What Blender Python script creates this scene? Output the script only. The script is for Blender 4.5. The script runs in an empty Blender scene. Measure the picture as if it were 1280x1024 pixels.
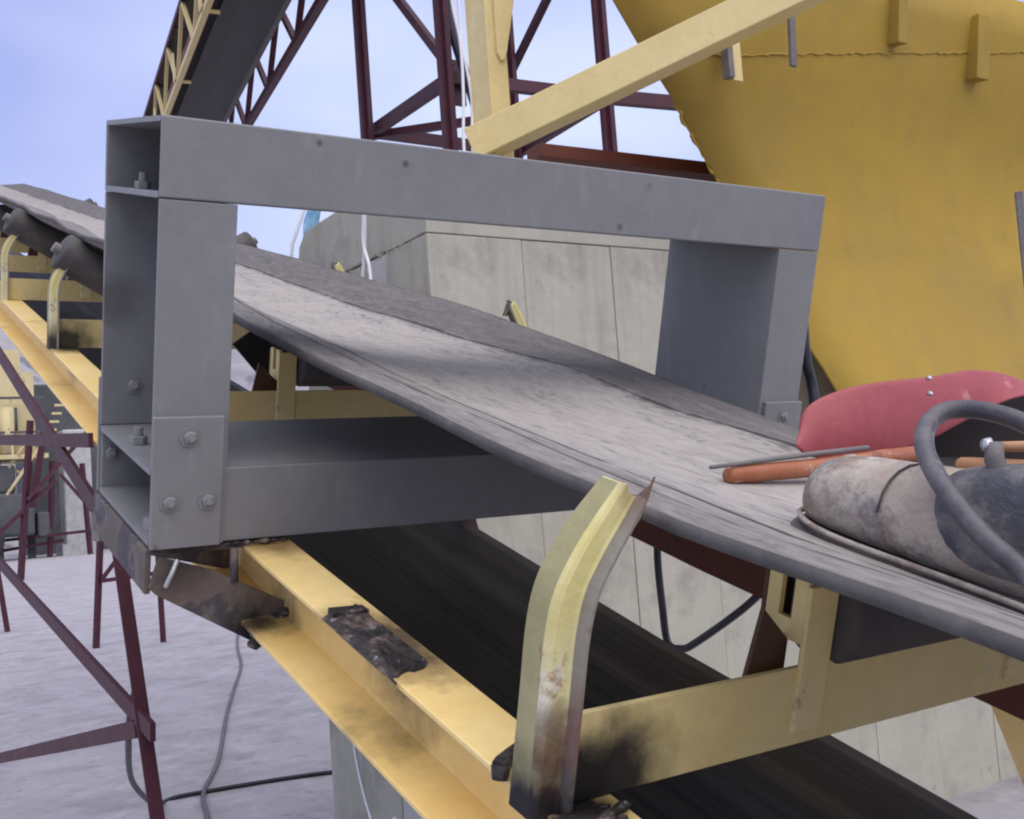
import bpy, bmesh, math, random
from mathutils import Vector as V, Matrix
random.seed(7)
S = bpy.context.scene
COL = S.collection
R = math.radians

# ------------------------------------------------------------------ camera
cam_d = bpy.data.cameras.new('camera')
cam = bpy.data.objects.new('camera', cam_d)
COL.objects.link(cam)
cam_d.sensor_fit = 'HORIZONTAL'
cam_d.sensor_width = 36.0
cam_d.lens = 36.0 * 1370.0 / 1280.0
cam_d.clip_start = 0.05
cam_d.clip_end = 2000.0
INC = R(17.0)                       # slope of the conveyor
CE, SE = math.cos(INC), math.sin(INC)
# camera axes measured from the vanishing points: slope direction u, cross direction v, normal w
_u = V((-0.53449029, -0.19337739, 0.82275471))
_v = V((0.84068795, -0.02147012, 0.54109408))
_w = V((0.08697072, -0.9808895, -0.17404561))
Xc, Yc, Zc = _v, CE * _u - SE * _w, SE * _u + CE * _w      # world axes in camera space (x right, y down, z forward)
rot = Matrix(((Xc.x, -Xc.y, -Xc.z), (Yc.x, -Yc.y, -Yc.z), (Zc.x, -Zc.y, -Zc.z)))
cam.matrix_world = Matrix.Translation((-0.3623, -1.2758, 1.40)) @ rot.to_4x4()
S.camera = cam

# ------------------------------------------------------------------ world, sun, exposure
SUN_EL, SUN_AZ = 62.0, 180.0        # azimuth from +Y towards +X
world = bpy.data.worlds.new('World')
S.world = world
world.use_nodes = True
wn, wl = world.node_tree.nodes, world.node_tree.links
bg = wn['Background']
bg.inputs['Strength'].default_value = 0.105
sky = wn.new('ShaderNodeTexSky')
sky.sky_type = 'NISHITA'
sky.sun_disc = False
sky.sun_elevation = R(SUN_EL)
sky.sun_rotation = R(SUN_AZ)
sky.air_density = 1.2
sky.dust_density = 3.0
tc = wn.new('ShaderNodeTexCoord')
mp = wn.new('ShaderNodeMapping'); mp.inputs['Scale'].default_value = (1.0, 1.0, 2.2); mp.inputs['Location'].default_value = (0.8, 0.3, 0.0)
nz = wn.new('ShaderNodeTexNoise'); nz.inputs['Scale'].default_value = 1.6; nz.inputs['Detail'].default_value = 3; nz.inputs['Roughness'].default_value = 0.5
rp = wn.new('ShaderNodeValToRGB')
rp.color_ramp.elements[0].position = 0.33; rp.color_ramp.elements[0].color = (3.2, 3.65, 6.8, 1)
rp.color_ramp.elements[1].position = 0.63; rp.color_ramp.elements[1].color = (6.3, 7.0, 9.0, 1)
mx = wn.new('ShaderNodeMix'); mx.data_type = 'RGBA'; mx.inputs['Factor'].default_value = 0.86
wl.new(tc.outputs['Generated'], mp.inputs['Vector']); wl.new(mp.outputs['Vector'], nz.inputs['Vector'])
wl.new(nz.outputs['Fac'], rp.inputs['Fac'])
wl.new(sky.outputs['Color'], mx.inputs[6]); wl.new(rp.outputs['Color'], mx.inputs[7]); wl.new(mx.outputs[2], bg.inputs['Color'])

sd = bpy.data.lights.new('sun', 'SUN')
sun = bpy.data.objects.new('sun', sd); COL.objects.link(sun)
sd.energy = 2.1
sd.angle = R(90)
sd.color = (1.0, 0.91, 0.77)
sdir = V((math.sin(R(SUN_AZ)) * math.cos(R(SUN_EL)), math.cos(R(SUN_AZ)) * math.cos(R(SUN_EL)), math.sin(R(SUN_EL))))
sun.rotation_euler = sdir.to_track_quat('Z', 'Y').to_euler()
sun.location = (0, 0, 30)

S.view_settings.view_transform = 'Standard'
S.view_settings.look = 'None'
S.view_settings.gamma = 1.0
S.view_settings.use_curve_mapping = False
S.view_settings.exposure = 0.45
S.cycles.use_denoising = True
S.cycles.max_bounces = 6
S.cycles.filter_width = 2.1

# ------------------------------------------------------------------ coordinates
OZ = 1.8749
def K(u, v, w):                     # conveyor coordinates -> world
    return V((v, CE * u - SE * w, OZ + SE * u + CE * w))
KU, KV, KW = V((0, CE, SE)), V((1, 0, 0)), V((0, -SE, CE))
def bv(u): return 0.04 * max(0.0, u)

# ------------------------------------------------------------------ materials
def _mix(nt, f, a, b, blend='MIX'):
    m = nt.nodes.new('ShaderNodeMix'); m.data_type = 'RGBA'; m.blend_type = blend
    if isinstance(f, (int, float)): m.inputs['Factor'].default_value = f
    else: nt.links.new(f, m.inputs['Factor'])
    for val, i in ((a, 6), (b, 7)):
        if isinstance(val, tuple): m.inputs[i].default_value = (*val, 1)
        else: nt.links.new(val, m.inputs[i])
    return m.outputs[2]
def _noise(nt, vec, scale, detail=5, rough=0.6, dist=0.0):
    n = nt.nodes.new('ShaderNodeTexNoise')
    n.inputs['Scale'].default_value = scale; n.inputs['Detail'].default_value = detail
    n.inputs['Roughness'].default_value = rough; n.inputs['Distortion'].default_value = dist
    nt.links.new(vec, n.inputs['Vector'])
    return n.outputs['Fac']
def _ramp(nt, fac, *stops):
    r = nt.nodes.new('ShaderNodeValToRGB'); cr = r.color_ramp
    while len(cr.elements) < len(stops): cr.elements.new(0.5)
    for e, (p, c) in zip(cr.elements, stops):
        e.position = p; e.color = (c, c, c, 1) if isinstance(c, (int, float)) else (*c, 1)
    nt.links.new(fac, r.inputs['Fac'])
    return r.outputs['Color']
def _math(nt, op, a, b=None, clamp=False):
    m = nt.nodes.new('ShaderNodeMath'); m.operation = op; m.use_clamp = clamp
    for i, x in enumerate((a, b)):
        if x is None: continue
        if isinstance(x, (int, float)): m.inputs[i].default_value = x
        else: nt.links.new(x, m.inputs[i])
    return m.outputs[0]
def mat(name, c1, c2=None, scale=5.0, rough=0.55, bump=0.15, bscale=90.0, metallic=0.0,
        spots=(), soot=(), streak=None, stretch=None, contrast=(0.35, 0.65), spec=0.4, coords='Object'):
    """two-tone mottled paint/stone with chips (spots), burn marks at places (soot) and run-down streaks"""
    m = bpy.data.materials.new(name); m.use_nodes = True
    nt = m.node_tree; b = nt.nodes['Principled BSDF']
    t = nt.nodes.new('ShaderNodeTexCoord'); vec = t.outputs[coords]
    if stretch:
        mm = nt.nodes.new('ShaderNodeMapping'); mm.inputs['Scale'].default_value = stretch
        nt.links.new(vec, mm.inputs['Vector']); vec = mm.outputs['Vector']
    n1 = _noise(nt, vec, scale, 6)
    c = _mix(nt, _ramp(nt, n1, (contrast[0], 0.0), (contrast[1], 1.0)), c1, c2 or c1)
    n0 = _noise(nt, vec, scale * 9, 4)
    c = _mix(nt, _ramp(nt, n0, (0.3, 0.0), (0.75, 0.22)), c, tuple(x * 0.55 for x in c1))
    if streak:
        mm = nt.nodes.new('ShaderNodeMapping'); mm.inputs['Scale'].default_value = streak[2]
        nt.links.new(t.outputs['Object'], mm.inputs['Vector'])
        c = _mix(nt, _ramp(nt, _noise(nt, mm.outputs['Vector'], 1.0, 4), (streak[1], 0.0), (streak[1] + 0.14, streak[3])), c, streak[0])
    for sp in spots:
        col, thr, sc, amt = sp[:4]
        c = _mix(nt, _ramp(nt, _noise(nt, vec, sc, 7, 0.65), (thr, 0.0), (thr + (sp[4] if len(sp) > 4 else 0.05), amt)), c, col)
    rr = rough
    if soot:
        g = nt.nodes.new('ShaderNodeNewGeometry')
        wob = _noise(nt, g.outputs['Position'], 26.0, 7, 0.6)
        for pos, rad, col, amt in soot:
            vd = nt.nodes.new('ShaderNodeVectorMath'); vd.operation = 'DISTANCE'
            nt.links.new(g.outputs['Position'], vd.inputs[0]); vd.inputs[1].default_value = pos
            d = _math(nt, 'ADD', _math(nt, 'DIVIDE', vd.outputs['Value'], rad), _math(nt, 'MULTIPLY', _math(nt, 'SUBTRACT', wob, 0.5), 0.9))
            c = _mix(nt, _ramp(nt, d, (0.30, amt), (1.0, 0.0)), c, col)
    nt.links.new(c, b.inputs['Base Color'])
    rn = _ramp(nt, n1, (0.2, max(0.05, rough - 0.1)), (0.8, min(1, rough + 0.12)))
    nt.links.new(rn, b.inputs['Roughness'])
    b.inputs['Metallic'].default_value = metallic
    b.inputs['Specular IOR Level'].default_value = spec
    if bump:
        bp = nt.nodes.new('ShaderNodeBump'); bp.inputs['Strength'].default_value = bump; bp.inputs['Distance'].default_value = 0.004
        h = _math(nt, 'ADD', _noise(nt, vec, bscale, 5), _math(nt, 'MULTIPLY', n1, 2.0))
        nt.links.new(h, bp.inputs['Height']); nt.links.new(bp.outputs['Normal'], b.inputs['Normal'])
    return m

BURN = (0.012, 0.010, 0.012)
RUST = (0.13, 0.045, 0.022)
def P(u, v, w): return tuple(K(u, v, w))
M = {}
M['grey'] = mat('grey_paint', (0.205, 0.207, 0.215), (0.232, 0.233, 0.237), 4.0, 0.5, 0.12, 220,
                spots=[((0.05, 0.05, 0.055), 0.70, 9.0, 0.7), ((0.26, 0.265, 0.275), 0.71, 26.0, 0.6)],
                streak=((0.30, 0.30, 0.295), 0.58, (30.0, 30.0, 1.6), 0.42),
                soot=[(P(0, .325, -.026), 0.006, (0.05, 0.05, 0.05), 0.8), (P(0, .20, -.012), 0.006, (0.05, 0.05, 0.05), 0.8), (P(0, .70, -.085), 0.007, (0.07, 0.07, 0.07), 0.7), (P(0.28, 0.02, -.25), 0.05, (0.09, 0.09, 0.085), 0.7)])
M['bolt'] = mat('painted_bolt', (0.19, 0.195, 0.20), (0.26, 0.26, 0.26), 30.0, 0.45, 0.1, 200)
M['yellow'] = mat('cream_yellow_paint', (0.88, 0.62, 0.22), (0.90, 0.69, 0.30), 5.0, 0.5, 0.10, 160,
                  spots=[((0.34, 0.16, 0.07), 0.70, 18.0, 0.7), ((0.55, 0.36, 0.13), 0.60, 7.0, 0.5)],
                  streak=((0.60, 0.34, 0.11), 0.60, (3.0, 3.0, 18.0), 0.45),
                  soot=[(P(-0.36, .15, -.545), 0.13, (0.05, 0.035, 0.03), 0.9), (P(-.72, .15, -.535), 0.06, BURN, 1.0), (P(-0.02, .15, -.66), 0.07, BURN, 0.95), (P(-0.0, .17, -.56), 0.08, (0.16, 0.08, 0.03), 0.8),
                        (P(1.8, .24, -.53), 0.12, BURN, 0.9)])
M['idler_yellow'] = mat('dull_yellow_paint', (0.76, 0.60, 0.24), (0.82, 0.68, 0.34), 6.0, 0.55, 0.12, 160,
                        spots=[((0.25, 0.11, 0.05), 0.68, 20.0, 0.7), ((0.62, 0.58, 0.44), 0.66, 12.0, 0.5)],
                        soot=[(P(-.715, .155, -.53), 0.075, BURN, 1.0), (P(-.715, .195, -.525), 0.065, BURN, 0.95),
                              (P(1.8, .24, -.53), 0.10, BURN, 0.95)])
M['arm_yellow'] = mat('scraped_olive_yellow_paint', (0.62, 0.54, 0.19), (0.72, 0.67, 0.38), 9.0, 0.5, 0.2, 140,
                      spots=[((0.24, 0.10, 0.05), 0.64, 24.0, 0.8), ((0.70, 0.68, 0.58), 0.64, 14.0, 0.7)],
                      soot=[(P(-.71, .13, -.545), 0.10, BURN, 1.0), (P(-.72, .14, -.49), 0.05, (0.10, 0.04, 0.03), 0.8), (P(-.73, .205, -.28), 0.05, (0.20, 0.08, 0.05), 0.9),
                            (P(1.8, .21, -.54), 0.08, BURN, 0.95)])
M['arm_olive_shade'] = mat('shaded_olive_paint', (0.30, 0.275, 0.13), (0.40, 0.365, 0.19), 8.0, 0.6, 0.2, 140, spots=[((0.20, 0.09, 0.05), 0.62, 22.0, 0.7)], soot=[(P(-.70, .12, -.55), 0.07, BURN, 1.0), (P(1.8, .21, -.54), 0.08, BURN, 0.95)])  # arm paint darkened: shade of the left flange put into the colour
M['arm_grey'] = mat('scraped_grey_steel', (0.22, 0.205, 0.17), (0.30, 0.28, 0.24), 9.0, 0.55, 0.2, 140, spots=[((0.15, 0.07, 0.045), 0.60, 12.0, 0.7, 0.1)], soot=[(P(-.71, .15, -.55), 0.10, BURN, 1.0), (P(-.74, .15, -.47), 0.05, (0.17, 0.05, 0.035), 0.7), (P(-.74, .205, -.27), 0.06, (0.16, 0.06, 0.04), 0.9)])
M['red'] = mat('dark_red_primer', (0.050, 0.010, 0.021), (0.075, 0.016, 0.030), 6.0, 0.55, 0.1, 120, spots=[((0.05, 0.03, 0.03), 0.66, 15.0, 0.6)])
M['redbrown'] = mat('red_brown_primer', (0.16, 0.045, 0.03), (0.20, 0.065, 0.04), 5.0, 0.6, 0.15, 120, spots=[((0.06, 0.03, 0.025), 0.62, 10.0, 0.6)])
M['darkbrown'] = mat('dark_brown_primer', (0.07, 0.035, 0.022), (0.12, 0.06, 0.035), 8.0, 0.65, 0.2, 110)  # dark brown tone for bracket webs and rear bracket plates
M['rust'] = mat('heat_stained_rusty_steel', (0.115, 0.088, 0.075), (0.19, 0.158, 0.138), 7.0, 0.65, 0.3, 110, contrast=(0.42, 0.6),
                spots=[((0.055, 0.05, 0.06), 0.50, 8.0, 0.9), ((0.24, 0.22, 0.21), 0.56, 14.0, 0.6, 0.14)],
                soot=[(P(0, .14, -.67), 0.06, BURN, 0.95), (P(0, .05, -.55), 0.05, BURN, 0.8)])
M['slag'] = mat('burnt_slag', (0.014, 0.011, 0.011), (0.05, 0.042, 0.042), 24.0, 0.6, 0.9, 90, spots=[((0.20, 0.14, 0.11), 0.54, 30.0, 0.85, 0.1), ((0.24, 0.25, 0.29), 0.60, 44.0, 0.8, 0.06)])
M['weldshine'] = mat('fresh_weld_metal', (0.45, 0.45, 0.46), (0.6, 0.6, 0.6), 30.0, 0.35, 0.4, 100, metallic=0.7)
M['roller'] = mat('dusty_idler_rubber', (0.055, 0.052, 0.052), (0.12, 0.11, 0.105), 9.0, 0.75, 0.25, 90)
M['rubber'] = mat('black_rubber', (0.016, 0.016, 0.018), (0.035, 0.033, 0.033), 12.0, 0.55, 0.15, 90)
M['cable'] = mat('black_cable', (0.012, 0.013, 0.02), (0.03, 0.03, 0.04), 20.0, 0.4, 0.05, 90)
M['hose'] = mat('dusty_grey_hose', (0.045, 0.043, 0.052), (0.13, 0.12, 0.13), 22.0, 0.42, 0.2, 150, spots=[((0.30, 0.28, 0.27), 0.60, 30.0, 0.6)])
M['white'] = mat('white_wire', (0.8, 0.8, 0.82), None, 10, 0.5, 0)
M['cord'] = mat('grey_cord', (0.10, 0.095, 0.11), (0.17, 0.16, 0.17), 30, 0.8, 0.1)
M['concrete'] = mat('board_marked_concrete', (0.365, 0.35, 0.29), (0.47, 0.45, 0.38), 2.2, 0.9, 0.3, 70, contrast=(0.3, 0.7),
                    spots=[((0.17, 0.155, 0.13), 0.64, 9.0, 0.5, 0.12), ((0.10, 0.09, 0.08), 0.735, 32.0, 0.8), ((0.25, 0.235, 0.20), 0.52, 3.0, 0.6, 0.12)],
                    streak=((0.26, 0.24, 0.20), 0.55, (9.0, 9.0, 0.7), 0.5))
M['conc_light'] = mat('pale_concrete', (0.46, 0.46, 0.44), (0.52, 0.515, 0.49), 3.0, 0.9, 0.25, 70, spots=[((0.34, 0.33, 0.31), 0.64, 12.0, 0.6)], streak=((0.42, 0.41, 0.40), 0.58, (9, 9, 0.7), 0.5))
M['pillar'] = mat('grey_concrete_pier', (0.36, 0.365, 0.37), (0.48, 0.48, 0.47), 4.0, 0.9, 0.3, 60, spots=[((0.22, 0.21, 0.21), 0.6, 9.0, 0.6)])
M['hopper'] = mat('ochre_hopper_paint', (0.40, 0.256, 0.030), (0.34, 0.22, 0.032), 0.9, 0.72, 0.10, 100, contrast=(0.3, 0.75),
                  spots=[((0.27, 0.18, 0.045), 0.48, 1.3, 0.55, 0.18), ((0.24, 0.155, 0.045), 0.58, 6.0, 0.35, 0.12), ((0.15, 0.08, 0.03), 0.70, 22.0, 0.5)],
                  streak=((0.27, 0.17, 0.05), 0.52, (5.0, 5.0, 0.8), 0.18))
M['pale_yellow'] = mat('pale_yellow_paint', (0.66, 0.52, 0.22), (0.72, 0.58, 0.28), 4.0, 0.5, 0.1, 130,
                       spots=[((0.26, 0.08, 0.05), 0.68, 24.0, 0.8), ((0.75, 0.66, 0.45), 0.66, 8.0, 0.5)])
M['steel'] = mat('dull_grey_steel', (0.13, 0.12, 0.12), (0.2, 0.18, 0.17), 12.0, 0.5, 0.2, 100)
M['fibre'] = mat('red_fibre', (0.29, 0.048, 0.058), (0.35, 0.075, 0.085), 9.0, 0.48, 0.12, 160, spots=[((0.55, 0.25, 0.25), 0.64, 16.0, 0.5), ((0.28, 0.05, 0.06), 0.66, 12.0, 0.5)])
M['black_in'] = mat('black_hollow_shade', (0.012, 0.009, 0.008), (0.025, 0.016, 0.014), 9.0, 0.8, 0.1, 90)  # shade inside the shield's hollow, given as a black colour
M['handle'] = mat('orange_brown_handle', (0.30, 0.085, 0.035), (0.40, 0.16, 0.08), 16.0, 0.5, 0.2, 120, spots=[((0.5, 0.42, 0.36), 0.60, 22.0, 0.7), ((0.10, 0.04, 0.03), 0.62, 14, 0.6)])
M['wood'] = mat('worn_tan_grip', (0.36, 0.17, 0.075), (0.46, 0.25, 0.13), 25.0, 0.45, 0.15, 120, spots=[((0.12, 0.06, 0.04), 0.64, 22.0, 0.6)])
M['suede'] = mat('dusty_suede', (0.37, 0.31, 0.26), (0.50, 0.445, 0.385), 15.0, 0.95, 0.45, 200, contrast=(0.36, 0.62), spec=0.1,
                 spots=[((0.12, 0.118, 0.14), 0.50, 17.0, 0.7, 0.12), ((0.20, 0.14, 0.105), 0.53, 25.0, 0.65, 0.10)])
M['dark_leather'] = mat('dark_blue_leather', (0.06, 0.06, 0.075), (0.12, 0.118, 0.135), 16.0, 0.85, 0.6, 180, spots=[((0.28, 0.26, 0.24), 0.47, 17.0, 0.65, 0.14)])
M['sole'] = mat('grey_rubber_sole', (0.05, 0.048, 0.05), (0.12, 0.11, 0.105), 24.0, 0.8, 0.2, 120)
M['ground'] = mat('pale_concrete_yard', (0.32, 0.305, 0.325), (0.40, 0.38, 0.405), 1.6, 0.9, 0.12, 12, contrast=(0.30, 0.70), stretch=(1.0, 1.0, 1.0),
                  spots=[((0.235, 0.222, 0.238), 0.47, 2.3, 0.65, 0.16), ((0.18, 0.17, 0.183), 0.55, 7.5, 0.6, 0.14), ((0.14, 0.13, 0.14), 0.66, 1.1, 0.45, 0.10), ((0.46, 0.445, 0.47), 0.54, 5.4, 0.5, 0.14)])
M['hill'] = mat('quarry_rubble', (0.22, 0.21, 0.24), (0.36, 0.345, 0.36), 0.10, 0.95, 0.8, 1.2, spots=[((0.12, 0.12, 0.14), 0.55, 0.35, 0.8)])
M['foliage'] = mat('dark_foliage', (0.03, 0.05, 0.03), (0.06, 0.085, 0.05), 2.0, 0.8, 0)
M['bark'] = mat('bark', (0.09, 0.07, 0.05), None, 5, 0.9, 0.2)
M['tan'] = mat('faded_tan_machine_paint', (0.52, 0.43, 0.22), (0.62, 0.53, 0.30), 0.7, 0.6, 0, spots=[((0.22, 0.15, 0.08), 0.60, 1.4, 0.7)])
M['mach_grey'] = mat('dark_machine_grey', (0.055, 0.06, 0.065), (0.10, 0.10, 0.11), 0.8, 0.7, 0)
M['banner'] = mat('blue_sheet', (0.10, 0.42, 0.72), (0.45, 0.70, 0.88), 14.0, 0.6, 0.1, 60)

def belt_mat(name, dusty):
    m = bpy.data.materials.new(name); m.use_nodes = True
    nt = m.node_tree; b = nt.nodes['Principled BSDF']
    uv = nt.nodes.new('ShaderNodeUVMap'); uv.uv_map = 'UVMap'
    def stretched(sx, sy):
        mm = nt.nodes.new('ShaderNodeMapping'); mm.inputs['Scale'].default_value = (sx, sy, 1)
        nt.links.new(uv.outputs['UV'], mm.inputs['Vector']); return mm.outputs['Vector']
    sep = nt.nodes.new('ShaderNodeSeparateXYZ'); nt.links.new(uv.outputs['UV'], sep.inputs[0])
    t = sep.outputs['Y']                                   # 0..1 across the belt
    wob = _noise(nt, stretched(1.6, 3.0), 2.0, 4)
    tw = _math(nt, 'ADD', t, _math(nt, 'MULTIPLY', _math(nt, 'SUBTRACT', wob, 0.5), 0.05))
    long_n = _noise(nt, stretched(0.9, 30.0), 1.6, 6, 0.65, 0.4)
    blot = _noise(nt, stretched(2.2, 5.0), 2.2, 7, 0.66, 1.4)
    swirl = _noise(nt, stretched(5.0, 9.0), 2.4, 6, 0.6, 3.2)
    if dusty:
        prof = _ramp(nt, tw, (0.0, 0.40), (0.10, 0.44), (0.16, 0.52), (0.22, 0.76), (0.5, 0.84), (0.70, 0.76), (0.745, 0.40), (0.78, 0.26), (1.0, 0.27))
        fine = _noise(nt, stretched(14.0, 40.0), 1.5, 5, 0.6, 0.6)
        mod = _math(nt, 'ADD', _math(nt, 'MULTIPLY', _math(nt, 'SUBTRACT', long_n, 0.5), 0.42), _math(nt, 'MULTIPLY', _math(nt, 'SUBTRACT', blot, 0.5), 1.15))
        mod = _math(nt, 'ADD', mod, _math(nt, 'MULTIPLY', _math(nt, 'SUBTRACT', _ramp(nt, swirl, (0.40, 0.0), (0.58, 1.0)), 0.6), 0.30))
        mod = _math(nt, 'ADD', mod, _math(nt, 'MULTIPLY', _math(nt, 'SUBTRACT', fine, 0.5), 0.42))
        mod = _math(nt, 'MULTIPLY', mod, _ramp(nt, tw, (0.0, 0.38), (0.16, 0.5), (0.24, 1.2), (0.70, 1.2), (0.76, 0.38), (1.0, 0.34)))
        tl = _math(nt, 'ADD', t, _math(nt, 'MULTIPLY', _math(nt, 'SUBTRACT', wob, 0.5), 0.022))
        lines = _ramp(nt, tl, (0.0, 0.0), (0.012, 0.0), (0.088, 0.0), (0.094, 0.75), (0.103, 0.0), (0.152, 0.0), (0.160, 1.0), (0.173, 0.0), (0.738, 0.0), (0.748, 1.0), (0.760, 0.0))
        lines = _math(nt, 'MULTIPLY', lines, _ramp(nt, blot, (0.40, 1.0), (0.62, 0.12)))
        d = _math(nt, 'SUBTRACT', _math(nt, 'ADD', prof, mod), _math(nt, 'MULTIPLY', lines, 0.85), clamp=True)
        c = _ramp(nt, d, (0.0, (0.045, 0.042, 0.042)), (0.3, (0.14, 0.13, 0.128)), (0.6, (0.285, 0.265, 0.25)), (1.0, (0.35, 0.325, 0.30)))
    else:
        prof = _ramp(nt, tw, (0.0, 0.12), (0.55, 0.05), (0.62, 0.30), (0.70, 0.05), (0.76, 0.40), (0.80, 0.08), (1.0, 0.30))
        d = _math(nt, 'ADD', prof, _math(nt, 'MULTIPLY', _math(nt, 'SUBTRACT', long_n, 0.45), 0.9), clamp=True)
        c = _ramp(nt, d, (0.0, (0.010, 0.010, 0.012)), (0.4, (0.05, 0.045, 0.04)), (1.0, (0.24, 0.21, 0.17)))
    nt.links.new(c, b.inputs['Base Color'])
    b.inputs['Roughness'].default_value = 0.85 if dusty else 0.5
    b.inputs['Specular IOR Level'].default_value = 0.25
    bp = nt.nodes.new('ShaderNodeBump'); bp.inputs['Strength'].default_value = 0.22; bp.inputs['Distance'].default_value = 0.003
    nt.links.new(_math(nt, 'ADD', d, swirl), bp.inputs['Height']); nt.links.new(bp.outputs['Normal'], b.inputs['Normal'])
    return m
M['belt_edge'] = mat('belt_edge_rubber', (0.07, 0.066, 0.066), (0.12, 0.112, 0.11), 14.0, 0.85, 0.3, 120, spots=[((0.20, 0.185, 0.175), 0.56, 9.0, 0.6, 0.15)])
M['belt'] = belt_mat('dusty_conveyor_belt', True)
M['belt_dark'] = belt_mat('dark_return_belt', False)

# ------------------------------------------------------------------ builders
def thing(name, label, cat, loc, group=None):
    o = bpy.data.objects.new(name, None); COL.objects.link(o)
    o.location = loc; o.empty_display_size = 0.1
    o['label'] = label; o['category'] = cat
    if group: o['group'] = group
    return o
def tag(o, label, cat, group=None):
    o['label'] = label; o['category'] = cat
    if group: o['group'] = group
    return o
def wloc(o):
    p = V((0, 0, 0))
    while o is not None: p += o.location; o = o.parent
    return p
class MB:
    """collects vertices and faces in world space, builds ONE mesh object"""
    def __init__(self): self.v, self.f = [], []
    def hexa(self, c):              # 8 corners: bottom loop 0-3, top loop 4-7
        n = len(self.v); self.v += [V(p) for p in c]
        self.f += [[n + i for i in q] for q in ((3, 2, 1, 0), (4, 5, 6, 7), (0, 1, 5, 4), (1, 2, 6, 5), (2, 3, 7, 6), (3, 0, 4, 7))]
        return self
    def boxk(self, u0, u1, v0, v1, w0, w1):
        return self.hexa([K(u0, v0, w0), K(u0, v1, w0), K(u1, v1, w0), K(u1, v0, w0), K(u0, v0, w1), K(u0, v1, w1), K(u1, v1, w1), K(u1, v0, w1)])
    def box(self, x0, x1, y0, y1, z0, z1):
        return self.hexa([(x0, y0, z0), (x1, y0, z0), (x1, y1, z0), (x0, y1, z0), (x0, y0, z1), (x1, y0, z1), (x1, y1, z1), (x0, y1, z1)])
    def extr(self, prof, p, q, xd, yd, cap=True):   # extrude closed 2-D profile from p to q
        n, k = len(self.v), len(prof)
        for o in (p, q): self.v += [V(o) + xd * a + yd * b for a, b in prof]
        for i in range(k):
            j = (i + 1) % k; self.f.append([n + i, n + j, n + k + j, n + k + i])
        if cap: self.f += [[n + i for i in range(k)][::-1], [n + k + i for i in range(k)]]
        return self
    def bar(self, p, q, a, b=None, up=(0, 0, 1)):
        p, q = V(p), V(q); d = (q - p).normalized(); s = d.cross(V(up))
        if s.length < 1e-3: s = d.cross(V((0, 1, 0)))
        s.normalize(); t = s.cross(d); b = b or a
        return self.extr([(-a / 2, -b / 2), (a / 2, -b / 2), (a / 2, b / 2), (-a / 2, b / 2)], p, q, s, t)
    def angle(self, p, q, a, th, up=(0, 0, 1), flip=1):
        p, q = V(p), V(q); d = (q - p).normalized(); s = d.cross(V(up))
        if s.length < 1e-3: s = d.cross(V((0, 1, 0)))
        s.normalize(); s *= flip; t = d.cross(s).normalized() * flip
        return self.extr([(0, 0), (a, 0), (a, th), (th, th), (th, a), (0, a)], p, q, s, t)
    def tube(self, pts, r, n=10, cap=True):
        pts = [V(p) for p in pts]; base = len(self.v); prev = None
        rs = r if isinstance(r, (list, tuple)) else [r] * len(pts)
        for i, p in enumerate(pts):
            d = (pts[min(i + 1, len(pts) - 1)] - pts[max(i - 1, 0)]).normalized()
            s = prev - d * prev.dot(d) if prev else d.orthogonal()
            s.normalize(); prev = s; t = d.cross(s)
            self.v += [p + (s * math.cos(2 * math.pi * k / n) + t * math.sin(2 * math.pi * k / n)) * rs[i] for k in range(n)]
        for i in range(len(pts) - 1):
            for k in range(n):
                a, b_ = base + i * n + k, base + i * n + (k + 1) % n
                self.f.append([a, b_, b_ + n, a + n])
        if cap:
            self.f.append([base + k for k in range(n)][::-1]); e = base + (len(pts) - 1) * n
            self.f.append([e + k for k in range(n)])
        return self
    def cyl(self, p, q, r, n=20): return self.tube([p, q], r, n)
    def loft(self, rings, cap=True):
        base, n = len(self.v), len(rings[0])
        for r in rings: self.v += [V(p) for p in r]
        for i in range(len(rings) - 1):
            for k in range(n):
                a, b_ = base + i * n + k, base + i * n + (k + 1) % n
                self.f.append([a, b_, b_ + n, a + n])
        if cap:
            self.f.append([base + k for k in range(n)][::-1]); e = base + (len(rings) - 1) * n
            self.f.append([e + k for k in range(n)])
        return self
    def plate(self, poly, nrm, th):  # planar polygon with thickness
        n = len(poly); b0 = len(self.v); nv = V(nrm).normalized() * th
        self.v += [V(p) for p in poly] + [V(p) + nv for p in poly]
        self.f += [[b0 + i for i in range(n)][::-1], [b0 + n + i for i in range(n)]]
        for i in range(n):
            j = (i + 1) % n; self.f.append([b0 + i, b0 + j, b0 + n + j, b0 + n + i])
        return self
    def build(self, name, m, parent=None, smooth=False, bevel=0.0, subsurf=0, loc=None):
        c = V(loc) if loc is not None else sum(self.v, V()) / len(self.v)
        me = bpy.data.meshes.new(name)
        me.from_pydata([p - c for p in self.v], [], self.f)
        bm = bmesh.new(); bm.from_mesh(me); bmesh.ops.recalc_face_normals(bm, faces=bm.faces); bm.to_mesh(me); bm.free()
        me.materials.append(M[m] if isinstance(m, str) else m)
        o = bpy.data.objects.new(name, me); COL.objects.link(o)
        if parent: o.parent = parent; o.location = c - wloc(parent)
        else: o.location = c
        if bevel:
            b = o.modifiers.new('bevel', 'BEVEL'); b.width = bevel; b.segments = 2; b.limit_method = 'ANGLE'; b.angle_limit = R(40)
        if subsurf:
            s = o.modifiers.new('subsurf', 'SUBSURF'); s.levels = s.render_levels = subsurf
        if smooth: me.polygons.foreach_set('use_smooth', [True] * len(me.polygons))
        return o
def copy_part(o, parent, wpos, rot=None):
    c = o.copy(); COL.objects.link(c); c.parent = parent
    c.location = V(wpos) - wloc(parent)
    if rot is not None: c.rotation_euler = rot
    return c
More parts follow.
